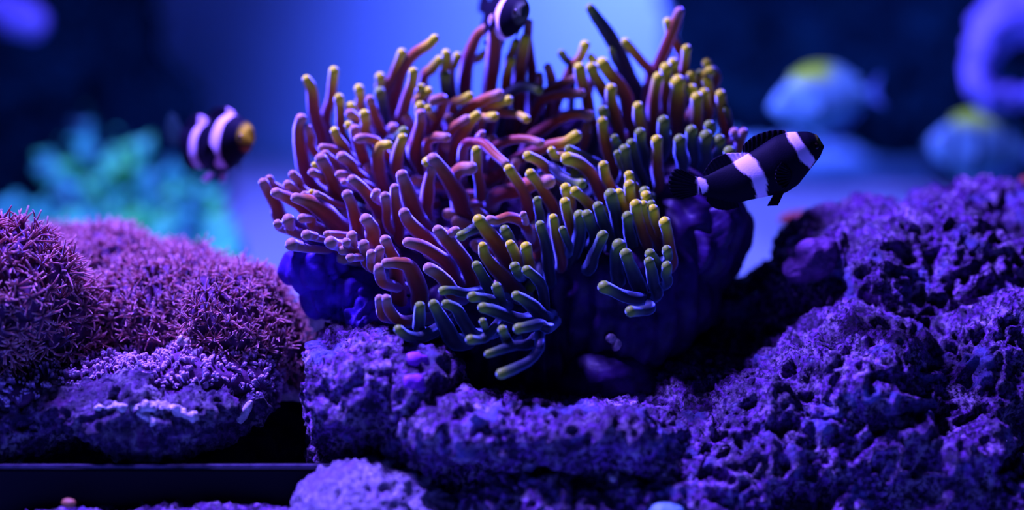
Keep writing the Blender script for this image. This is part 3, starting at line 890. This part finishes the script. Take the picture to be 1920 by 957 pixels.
f2 = Fish('clownfish', 'blurred black clownfish with orange-yellow lips left of the anemone, facing right', 'clownfish around the anemone',
          P(402, 262, 7), img_dir(-6, 50), UP, 1.12, clown2_colour)
clown_parts(f2)

B3_H = [(xb - 2.05, 2.2), (xb - 1.45, 2.2), (xb - 1.45, .9), (xb - 1.35, 0), (xb - 1.5, -1.4), (xb - 1.95, -1.4), (xb - 2.0, .0)]


def clown3_colour(s, h, y, name):
    ws, wh = wobble(s, h)
    m = np.zeros(len(s))
    if name not in ('pectoral_fin', 'pelvic_fin'):
        m = np.maximum(m, in_poly(ws, wh, B3_H, 0.08))
    c = BLACK + (WHITE * 1.1 - BLACK) * m[:, None]
    if name == 'body':
        g = np.clip((s - (xb - 0.5)) / 0.3, 0, 1)
        c = c + (np.array((0.10, 0.14, 0.09)) - c) * (0.6 * g)[:, None]
    return c


f3 = Fish('clownfish', 'black clownfish cut off by the top edge, diving nose down over the anemone', 'clownfish around the anemone',
          P(944, 22, 3.2), img_dir(-30, 68), UP * 0.9 + RIGHT * 0.25, 0.92, clown3_colour)
clown_parts(f3)

# two pale oval fish far behind on the right, facing left
O_TOP = [(-3.0, .28), (-2.5, .62), (-1.6, 1.35), (-.6, 1.85), (.3, 1.95), (1.2, 1.70), (2.1, 1.05), (2.7, .45), (3.0, .0)]
O_BOT = [(-3.0, -.20), (-2.5, -.50), (-1.6, -1.10), (-.6, -1.55), (.3, -1.70), (1.2, -1.50), (2.1, -.95), (2.7, -.45), (3.0, -.05)]
O_TH = [(-3.0, .08), (-2.0, .3), (-.5, .6), (1.0, .7), (2.2, .5), (3.0, .1)]


def oval_colour(bars):
    def fcol(s, h, y, name):
        base = np.tile(np.array((0.16, 0.62, 0.55)) * (0.7 if bars else 1.0), (len(s), 1))
        bar = np.clip(np.cos(s * (4.2 if bars else 3.2)) * 2 - 0.6, 0, 1) * (0.65 if bars else 0.22)
        base = base * (1 - bar[:, None])
        g = np.clip((h - (0.95 if bars else 0.85)) / 0.5, 0, 1) * np.clip((s + 1.6) / 1.0, 0, 1) * np.clip((2.0 - s) / 0.8, 0, 1)
        c = base + (np.array((0.38, 0.95, 0.04)) - base) * g[:, None]
        if name in ('tail_fin', 'anal_fin'):
            c = np.tile(np.array((0.12, 0.36, 0.55)), (len(s), 1))
        return c
    return fcol


def oval_parts(f):
    f.body(O_TOP, O_BOT, O_TH, M_FISH, 70, 28)
    f.fin('dorsal_fin', [(-2.4, .6), (-1.2, 1.5), (.3, 1.85), (1.5, 1.45)], [(-2.7, 1.0), (-1.4, 2.0), (.2, 2.25), (1.5, 1.75)], M_FISH, rays=12)
    f.fin('anal_fin', [(-2.3, -.5), (-1.2, -1.2), (.2, -1.6)], [(-2.6, -.9), (-1.4, -1.75), (.0, -1.95)], M_FISH, rays=10)
    f.fin('tail_fin', [(-2.9, .28), (-2.95, 0.03), (-2.9, -.2)], [(-4.0, 1.15), (-3.6, .1), (-4.0, -.95)], M_FISH, rays=8)
    for sd in (1, -1):
        f.fin('pectoral_fin', [(1.0, .2), (1.05, -.1), (1.0, -.4)], [(.3, .4), (.05, -.2), (.4, -.7)], M_FISH, y0=sd * 0.66, flare=sd * .2, rays=6)
        f.fin('pelvic_fin', [(.9, -1.45), (.5, -1.6)], [(.4, -2.1), (.0, -2.0)], M_FISH, y0=sd * .15, flare=sd * .1, rays=4)
    f.eye(2.25, .35, .45, .2, M_EYE, (0.3, 0.4, 0.4), (0.01, 0.01, 0.02))


def left_dir(ang, yaw):
    d = img_dir(ang, 0)
    a = math.radians(yaw)
    return -RIGHT * math.cos(a) * math.cos(math.radians(ang)) + UP * math.sin(math.radians(ang)) - FWD * math.sin(a)


g1 = Fish('oval_reef_fish', 'pale blue oval fish with a yellow-green back, upper of the two blurred ones', 'blurred oval fish at the back right',
          P(1535, 190, 27), left_dir(-8, 8), UP, 0.98, oval_colour(False))
oval_parts(g1)
g2 = Fish('oval_reef_fish', 'barred blue oval fish with a yellow-green back at the right edge, lower blurred one', 'blurred oval fish at the back right',
          P(1830, 278, 29), left_dir(4, 5), UP, 1.02, oval_colour(True))
oval_parts(g2)

# ================================================================== polyp colonies on the left ledge
def polyp_mat(name, stops, sheen):
    return tentacle_mat(name, stops, sheen)


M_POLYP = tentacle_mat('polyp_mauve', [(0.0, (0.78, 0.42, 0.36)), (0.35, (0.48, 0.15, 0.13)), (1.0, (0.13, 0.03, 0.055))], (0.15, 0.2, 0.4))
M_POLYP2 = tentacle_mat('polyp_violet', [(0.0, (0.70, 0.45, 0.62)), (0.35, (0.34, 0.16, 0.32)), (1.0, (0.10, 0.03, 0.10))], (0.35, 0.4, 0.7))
M_MAT = plain_mat('polyp_mat', (0.16, 0.05, 0.14), 0.8, 300, 0.1, (0.05, 0.02, 0.07), 0.0008)


def tuft(seed, n=9, ln=0.0042, r=0.00042, curl=0.6, stalk=0.0025):
    """one polyp: a short stalk and a ring of thin curling tentacles; local z is outwards"""
    rg = np.random.default_rng(seed)
    V, F, T = [], [], []
    def add(path, rad, sides, t0=None):
        v, f, t = tube(path, rad, sides, 1)
        o = sum(len(x) for x in V)
        V.append(v)
        F.extend([tuple(i + o for i in q) for q in f])
        T.append(t if t0 is None else np.full(len(t), t0))
    add(np.array([(0, 0, stalk), (0, 0, stalk * .5), (0, 0, -0.002)]), np.array([r * 2.2, r * 2.0, r * 2.6]), 6, 0.006)
    for k in range(n):
        a = 2 * math.pi * (k + rg.uniform(-.45, .45)) / n
        l = ln * rg.uniform(.6, 1.35)
        d = np.array([math.cos(a), math.sin(a), 0])
        sw = np.array([-math.sin(a), math.cos(a), 0]) * rg.uniform(-.9, .9)
        up = rg.uniform(.55, 1.25)
        c = rg.uniform(-.4, 1) * curl
        wd = rg.uniform(.35, .95)
        pts = []
        for q in np.linspace(0, 1, 6):
            pts.append(np.array([0, 0, stalk * .8]) + d * l * wd * (q + .5 * c * q * q) + sw * l * .6 * q * q + np.array([0, 0, 1]) * l * (up * q - .55 * c * q * q))
        add(np.array(pts[::-1]), np.linspace(r * .55, r * 1.15, 6), 5)
    V = np.vstack(V)
    return V, F, np.concatenate(T)


def bead_cluster(seed, n=9, r=0.00085):
    """one small knobbly polyp head: a handful of rounded beads"""
    rg = np.random.default_rng(seed)
    V, F, T = [], [], []
    for k in range(n):
        a = rg.uniform(0, 6.28)
        d = np.array([math.cos(a), math.sin(a), 0]) * rg.uniform(0, 1) * 0.0026
        h = rg.uniform(.0012, .0032)
        v, f, t = tube(np.array([d * 1.25 + (0, 0, h), d * 1.1 + (0, 0, h * .5), d * .8 + (0, 0, -.0015)]), np.array([r, r * .8, r * .8]) * rg.uniform(.7, 1.2), 6, 2)
        o = sum(len(x) for x in V)
        V.append(v)
        F.extend([tuple(i + o for i in q) for q in f])
        T.append(t)
    return np.vstack(V), F, np.concatenate(T)


def tuft_mesh(name, data, mat, tl):
    V, F, T = data
    me = bpy.data.meshes.new(name)
    me.from_pydata(V.tolist(), [], F)
    a = me.attributes.new('t', 'FLOAT', 'POINT')
    a.data.foreach_set('value', np.clip(T / tl, 0, 1).astype(np.float32))
    me.polygons.foreach_set('use_smooth', [True] * len(me.polygons))
    me.materials.append(mat)
    return me


def colony(name, label, ells, seed, spacing, makers, mat, tl, group, max_parts=300, smin=.8, smax=1.25, keep=None, lump=0.0052):
    v, no, f = union_mesh([(P(x, y, d), (rx / 100, ry / 100, rz / 100), *r) for (x, y, d, rx, ry, rz, *r) in ells], 0.0022)
    v = v + no * (lump * fbm(v * 42, 3, 0.6, seed))[:, None]
    v[:, 2] = np.maximum(v[:, 2], 0.001)
    root = empty(name, ((v[:, 0].min() + v[:, 0].max()) / 2, (v[:, 1].min() + v[:, 1].max()) / 2, v[:, 2].min()))
    tag(root, label, 'coral', group)
    mesh_obj('colony_mat', v, f, M_MAT, root)
    view = np.array(CAM) - v
    view /= np.linalg.norm(view, axis=1)[:, None]
    face = (no * view).sum(1)
    ok = np.where((face > -0.25) | (no[:, 2] > 0.25))[0]
    if keep is not None:
        ok = ok[keep(v[ok], no[ok])]
    ok = np.random.default_rng(seed).permutation(ok)
    cell, chosen = {}, []
    for i in ok:                                   # keep a least distance between polyps
        p = v[i]
        kx = tuple(np.floor(p / spacing).astype(int))
        good = True
        for dx in (-1, 0, 1):
            for dy in (-1, 0, 1):
                for dz in (-1, 0, 1):
                    for j in cell.get((kx[0] + dx, kx[1] + dy, kx[2] + dz), ()):
                        if ((v[j] - p) ** 2).sum() < spacing * spacing:
                            good = False
        if good:
            cell.setdefault(kx, []).append(i)
            chosen.append(i)
    rank = sorted(chosen, key=lambda i: -(face[i] - 6.0 * (v[i][1])))
    meshes = [tuft_mesh('polyp', mk, mat, tl) for mk in makers]
    rg = np.random.default_rng(seed + 1)
    SV, SF, ST, off = [], [], [], 0
    for q, i in enumerate(rank):
        nrm = Vector(no[i] + np.array([0, 0, .35]) + rg.normal(0, .45, 3)).normalized()
        R = nrm.to_track_quat('Z', 'Y').to_matrix() @ Matrix.Rotation(rg.uniform(0, 6.28), 3, 'Z')
        sc = rg.uniform(smin, smax)
        k = int(rg.integers(len(makers)))
        if q < max_parts:
            o = bpy.data.objects.new('polyp', meshes[k])
            o.matrix_local = Matrix.Translation(Vector(v[i]) - root.location) @ (R * sc).to_4x4()
            link(o, root)
        else:
            mv, mf, mt = makers[k]
            SV.append((mv * sc) @ np.array(R).T + v[i])
            SF.extend([tuple(a + off for a in ff_) for ff_ in mf])
            ST.append(mt)
            off += len(mv)
    if SV:
        o = mesh_obj('polyp_cover', np.vstack(SV), SF, mat, root, attr=np.clip(np.concatenate(ST) / tl, 0, 1))
        o['kind'] = 'stuff'
    return root


LONG = [tuft(100 + k, 12, 0.0040, 0.00037, 0.9) for k in range(10)]
BIG = [tuft(140 + k, 11, 0.0052, 0.00052, 1.0, 0.003) for k in range(8)]
BEAD = [bead_cluster(180 + k) for k in range(10)]
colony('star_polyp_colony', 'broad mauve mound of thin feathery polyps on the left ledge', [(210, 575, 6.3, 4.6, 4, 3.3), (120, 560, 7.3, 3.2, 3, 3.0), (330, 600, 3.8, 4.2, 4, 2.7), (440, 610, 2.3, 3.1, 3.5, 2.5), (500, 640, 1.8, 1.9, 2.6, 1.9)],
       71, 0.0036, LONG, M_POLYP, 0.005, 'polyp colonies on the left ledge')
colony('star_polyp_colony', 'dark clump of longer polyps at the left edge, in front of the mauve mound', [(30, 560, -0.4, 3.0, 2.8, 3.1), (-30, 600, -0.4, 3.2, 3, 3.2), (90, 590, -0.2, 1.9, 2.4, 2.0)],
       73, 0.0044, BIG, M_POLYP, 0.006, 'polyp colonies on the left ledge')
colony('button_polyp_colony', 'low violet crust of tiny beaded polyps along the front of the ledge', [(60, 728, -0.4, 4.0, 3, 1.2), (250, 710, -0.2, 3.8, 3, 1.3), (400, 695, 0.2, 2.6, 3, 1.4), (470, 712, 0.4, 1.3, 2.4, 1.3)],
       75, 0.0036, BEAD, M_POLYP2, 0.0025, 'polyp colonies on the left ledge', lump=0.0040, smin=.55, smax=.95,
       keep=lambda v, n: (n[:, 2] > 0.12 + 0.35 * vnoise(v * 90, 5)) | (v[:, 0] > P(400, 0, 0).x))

# ================================================================== blurred turquoise soft coral behind the ledge
M_SOFT, nt, bb, L = new_mat('turquoise_soft_coral')
nn = noise_node(nt, 40, 4, 0.6)
rr = ramp(nt, [(0.34, (0.003, 0.14, 0.12)), (0.47, (0.012, 0.52, 0.22)), (0.60, (0.05, 0.95, 0.13))])
L.new(nn.outputs[0], rr.inputs[0])
L.new(rr.outputs[0], bb.inputs['Base Color'])
bb.inputs['Roughness'].default_value = 0.7


def lobes(pts, seed, n, r0, r1, spread):
    rg = np.random.default_rng(seed)
    path = catmull([np.array(P(*p)) for p in pts], n)
    out = []
    for k, p in enumerate(path):
        u = k / (n - 1)
        r = (r0 + (r1 - r0) * u) * 0.01
        out.append((Vector(p), (r, r, r)))
        for q in range(5):
            d = Vector(rg.normal(0, 1, 3)).normalized() * spread * 0.01
            rr_ = r * rg.uniform(.3, .7)
            out.append((Vector(p) + d, (rr_, rr_, rr_ * 1.2)))
    return out


soft = empty('soft_coral', P(230, 560, 26))
tag(soft, 'blurred turquoise green soft coral bush behind the purple polyps', 'coral')
SOFT = [([(230, 560, 35), (200, 420, 35), (170, 320, 35), (165, 235, 34)], 13), ([(200, 520, 35), (150, 400, 34), (110, 330, 34), (95, 290, 34)], 11),
        ([(220, 540, 35), (220, 420, 33), (205, 330, 33), (215, 280, 33)], 11), ([(250, 540, 35), (280, 420, 33), (270, 320, 33), (250, 270, 33)], 11),
        ([(280, 540, 35), (330, 430, 33), (330, 350, 34), (320, 300, 34)], 11), ([(300, 540, 35), (370, 450, 32), (390, 395, 32), (380, 345, 32)], 11),
        ([(170, 560, 35), (100, 450, 32), (40, 400, 32), (-30, 385, 32)], 12), ([(250, 580, 33), (200, 450, 31), (120, 405, 31), (60, 420, 31)], 11),
        ([(320, 560, 32), (350, 480, 31), (410, 440, 31), (430, 420, 31)], 9), ([(280, 560, 32), (290, 470, 31), (340, 400, 31), (345, 370, 31)], 9),
        ([(150, 560, 33), (60, 470, 31), (0, 450, 31)], 8), ([(240, 560, 32), (240, 460, 31), (260, 390, 31)], 8),
        ([(300, 560, 28), (330, 490, 27), (360, 440, 27), (375, 410, 27)], 9), ([(330, 570, 28), (390, 500, 27), (430, 470, 27), (445, 450, 27)], 9),
        ([(160, 560, 28), (110, 490, 27), (60, 450, 27), (20, 430, 27)], 9), ([(200, 560, 28), (170, 470, 27), (150, 420, 27)], 8)]
for k, (pts, n) in enumerate(SOFT):
    v, no, f = union_mesh(lobes(pts, 200 + k, n, 0.80, 0.42, 1.15), 0.003, 2)
    v = v + no * (0.002 * fbm(v * 160, 2, .5, 77 + k))[:, None]
    mesh_obj('branch', v, f, M_SOFT, soft)

# ------------------------------------------------------------------ pale arch of rock, upper right, far behind
M_ARCH = plain_mat('pale_arch', (0.22, 0.30, 0.60), 0.8, 50, 0.2, (0.10, 0.14, 0.42), 0.002)
arch_e = []
for (x, y, d, r) in [(1940, 20, 29, 2.0), (1900, 22, 29, 1.8), (1865, 55, 29, 1.3), (1842, 95, 29, 1.0), (1832, 130, 29, .9), (1836, 160, 29, .9), (1860, 185, 29, 1.0), (1895, 182, 29, .9), (1940, 178, 29, .9), (1985, 150, 29, 1.6), (1990, 60, 29, 1.8)]:
    arch_e.append((P(x, y, d), (r / 100, r / 100 * 1.4, r / 100)))
v, no, f = union_mesh(arch_e, 0.0025)
v = v + no * (0.003 * fbm(v * 70, 3, .5, 91))[:, None]
o = mesh_obj('rock_arch', v, f, M_ARCH)
tag(o, 'blurred pale violet ring of rock with a dark hole at the upper right edge', 'rock')
v, no, f = union_mesh([(P(28, 25, 40), (0.016, 0.012, 0.012)), (P(50, 42, 40), (0.014, 0.012, 0.011)), (P(15, 12, 40), (0.015, 0.01, 0.01))], 0.003)
v = v + no * (0.002 * fbm(v * 90, 2, .5, 93))[:, None]
o = mesh_obj('coral_knob', v, f, M_ARCH)
tag(o, 'small blurred pale blue coral knob in the upper left corner', 'coral')

# ------------------------------------------------------------------ small things on the rocks
M_SHELL = plain_mat('shell_white', (0.70, 0.62, 0.62), 0.5, 420, 0.3, (0.3, 0.24, 0.3), 0.0004)
M_KNOB = plain_mat('dark_knob', (0.20, 0.07, 0.26), 0.75, 200, 0.2, (0.08, 0.03, 0.12), 0.0012)
M_TEAL = plain_mat('teal_stone', (0.25, 0.55, 0.55), 0.6, 200, 0.3, (0.12, 0.35, 0.4), 0.0006)
M_RUST = plain_mat('rusty_coralline', (0.22, 0.05, 0.02), 0.8, 150, 0.2, (0.08, 0.02, 0.03), 0.0008)
M_PLATE = plain_mat('purple_coralline', (0.32, 0.04, 0.55), 0.6, 260, 0.3, (0.2, 0.03, 0.4), 0.0005)


from mathutils.bvhtree import BVHTree
bpy.context.view_layer.update()


def bvh_of(o):
    me = o.data
    return BVHTree.FromPolygons([o.matrix_world @ v.co for v in me.vertices], [tuple(p.vertices) for p in me.polygons])


REST = [bvh_of(o) for o in (base_rock, right_rock, left_rock)] + [bvh_of(c) for c in anemone.children if c.name.startswith(('column', 'pedal'))]


def surf(px, py):
    """depth in cm of the first rock or column surface behind a pixel"""
    d = (P(px, py, 0) - CAM).normalized()
    best = None
    for t_ in REST:
        h = t_.ray_cast(CAM, d)
        if h[0] is not None and (best is None or h[3] < best):
            best = h[3]
    return None if best is None else ((d * best).dot(FWD) - DIST) * 100


def pebble(name, label, cat, ells, mat, seed, vox=0.0005, amp=0.0004, freq=220, rest=None):
    if rest is not None:
        s0 = surf(ells[0][0], ells[0][1])
        if s0 is not None:
            ells = [(e[0], e[1], s0 + rest + e[2] - ells[0][2], *e[3:]) for e in ells]
    v, no, f = union_mesh([(P(x, y, d), (a / 100, b / 100, c / 100), *r) for (x, y, d, a, b, c, *r) in ells], vox)
    v = v + no * (amp * fbm(v * freq, 3, .55, seed))[:, None]
    return tag(mesh_obj(name, v, f, mat), label, cat)


pebble('shell_chip', 'small pale violet chip stuck on the dark anemone column', 'shell chip', [(1146, 634, -1.6, .26, .2, .24), (1157, 648, -1.6, .2, .2, .30, .5)], M_SHELL, 301, rest=-0.2)
pebble('shell_chip', 'tiny pale chip on the purple rock near the bottom edge', 'shell chip', [(1150, 900, -5.6, .24, .2, .22, .6), (1163, 914, -5.6, .2, .2, .24, .6)], M_SHELL, 303, rest=0)
pebble('snail_shell', 'small pinkish shell in the gap right of the beaded polyps', 'shell', [(538, 738, 1.0, .5, .4, .36), (560, 742, 1.0, .3, .3, .28)], M_SHELL, 305)
pebble('shell_fragment', 'pale triangular shell fragment lodged among the mauve polyps', 'shell', [(352, 655, -1.2, .50, .25, .55, .5), (372, 672, -1.6, .45, .25, .3, .6), (338, 640, -1.6, .16, .2, .3, .2)], M_SHELL, 307)
pebble('shell_fragment', 'long pale shell ridge on the rock face below the beaded polyps', 'shell', [(225, 762, -4.6, 1.2, .3, .15, -.05), (290, 762, -4.65, 1.2, .3, .16, .12), (275, 782, -4.7, .8, .25, .20, .6), (345, 775, -4.55, .7, .3, .14, .35)], M_SHELL, 309, 0.0006, 0.0015, 300, rest=0.1)
pebble('shell_fragment', 'upright pale shell sliver at the right end of the ledge', 'shell', [(462, 770, -3.6, .18, .2, .5, .5), (452, 785, -3.6, .25, .2, .35, .4)], M_SHELL, 311, rest=0)
pebble('domed_rock', 'dark purple domed knob on the left shoulder of the right rock', 'rock', [(1525, 488, -.2, 1.0, .9, 1.05), (1500, 505, -.2, .8, .8, .75), (1545, 472, -.1, .8, .8, .8)], M_KNOB, 313, 0.0009, 0.0012, 150, rest=0.15)
pebble('stone', 'rounded teal stone cut by the bottom edge below the anemone', 'stone', [(1250, 962, -7, .75, .6, .42), (1235, 965, -7, .5, .5, .36)], M_TEAL, 315, rest=0)
pebble('rust_coral', 'blurred rust red patch of coral behind the right rock', 'coral', [(1515, 412, 12, 1.5, .8, .5), (1555, 414, 12, 1.0, .8, .45)], M_RUST, 317, 0.0012)
pebble('rust_coral', 'rust brown coral lump at the right edge beside the rock peak', 'coral', [(1922, 365, 9, .5, .6, 1.0), (1930, 385, 9, .7, .6, 1.0)], M_RUST, 319, 0.0012)
for (x, y, d, a, c, lab) in ((778, 682, -3.6, .62, .46, 'upper purple coralline disc on the rock left of the anemone foot'), (772, 727, -4.1, .6, .55, 'lower purple coralline disc on the rock left of the anemone foot')):
    pebble('coralline_disc', lab, 'algae disc', [(x, y, d, a, .35, c)], M_PLATE, 321 + x, 0.0007, 0.0008, 190, rest=0.32)
pebble('stone', 'small orange stone in the bottom left corner', 'stone', [(130, 944, -5.5, .3, .3, .22)], plain_mat('orange_stone', (0.35, 0.16, 0.05), 0.6), 325)
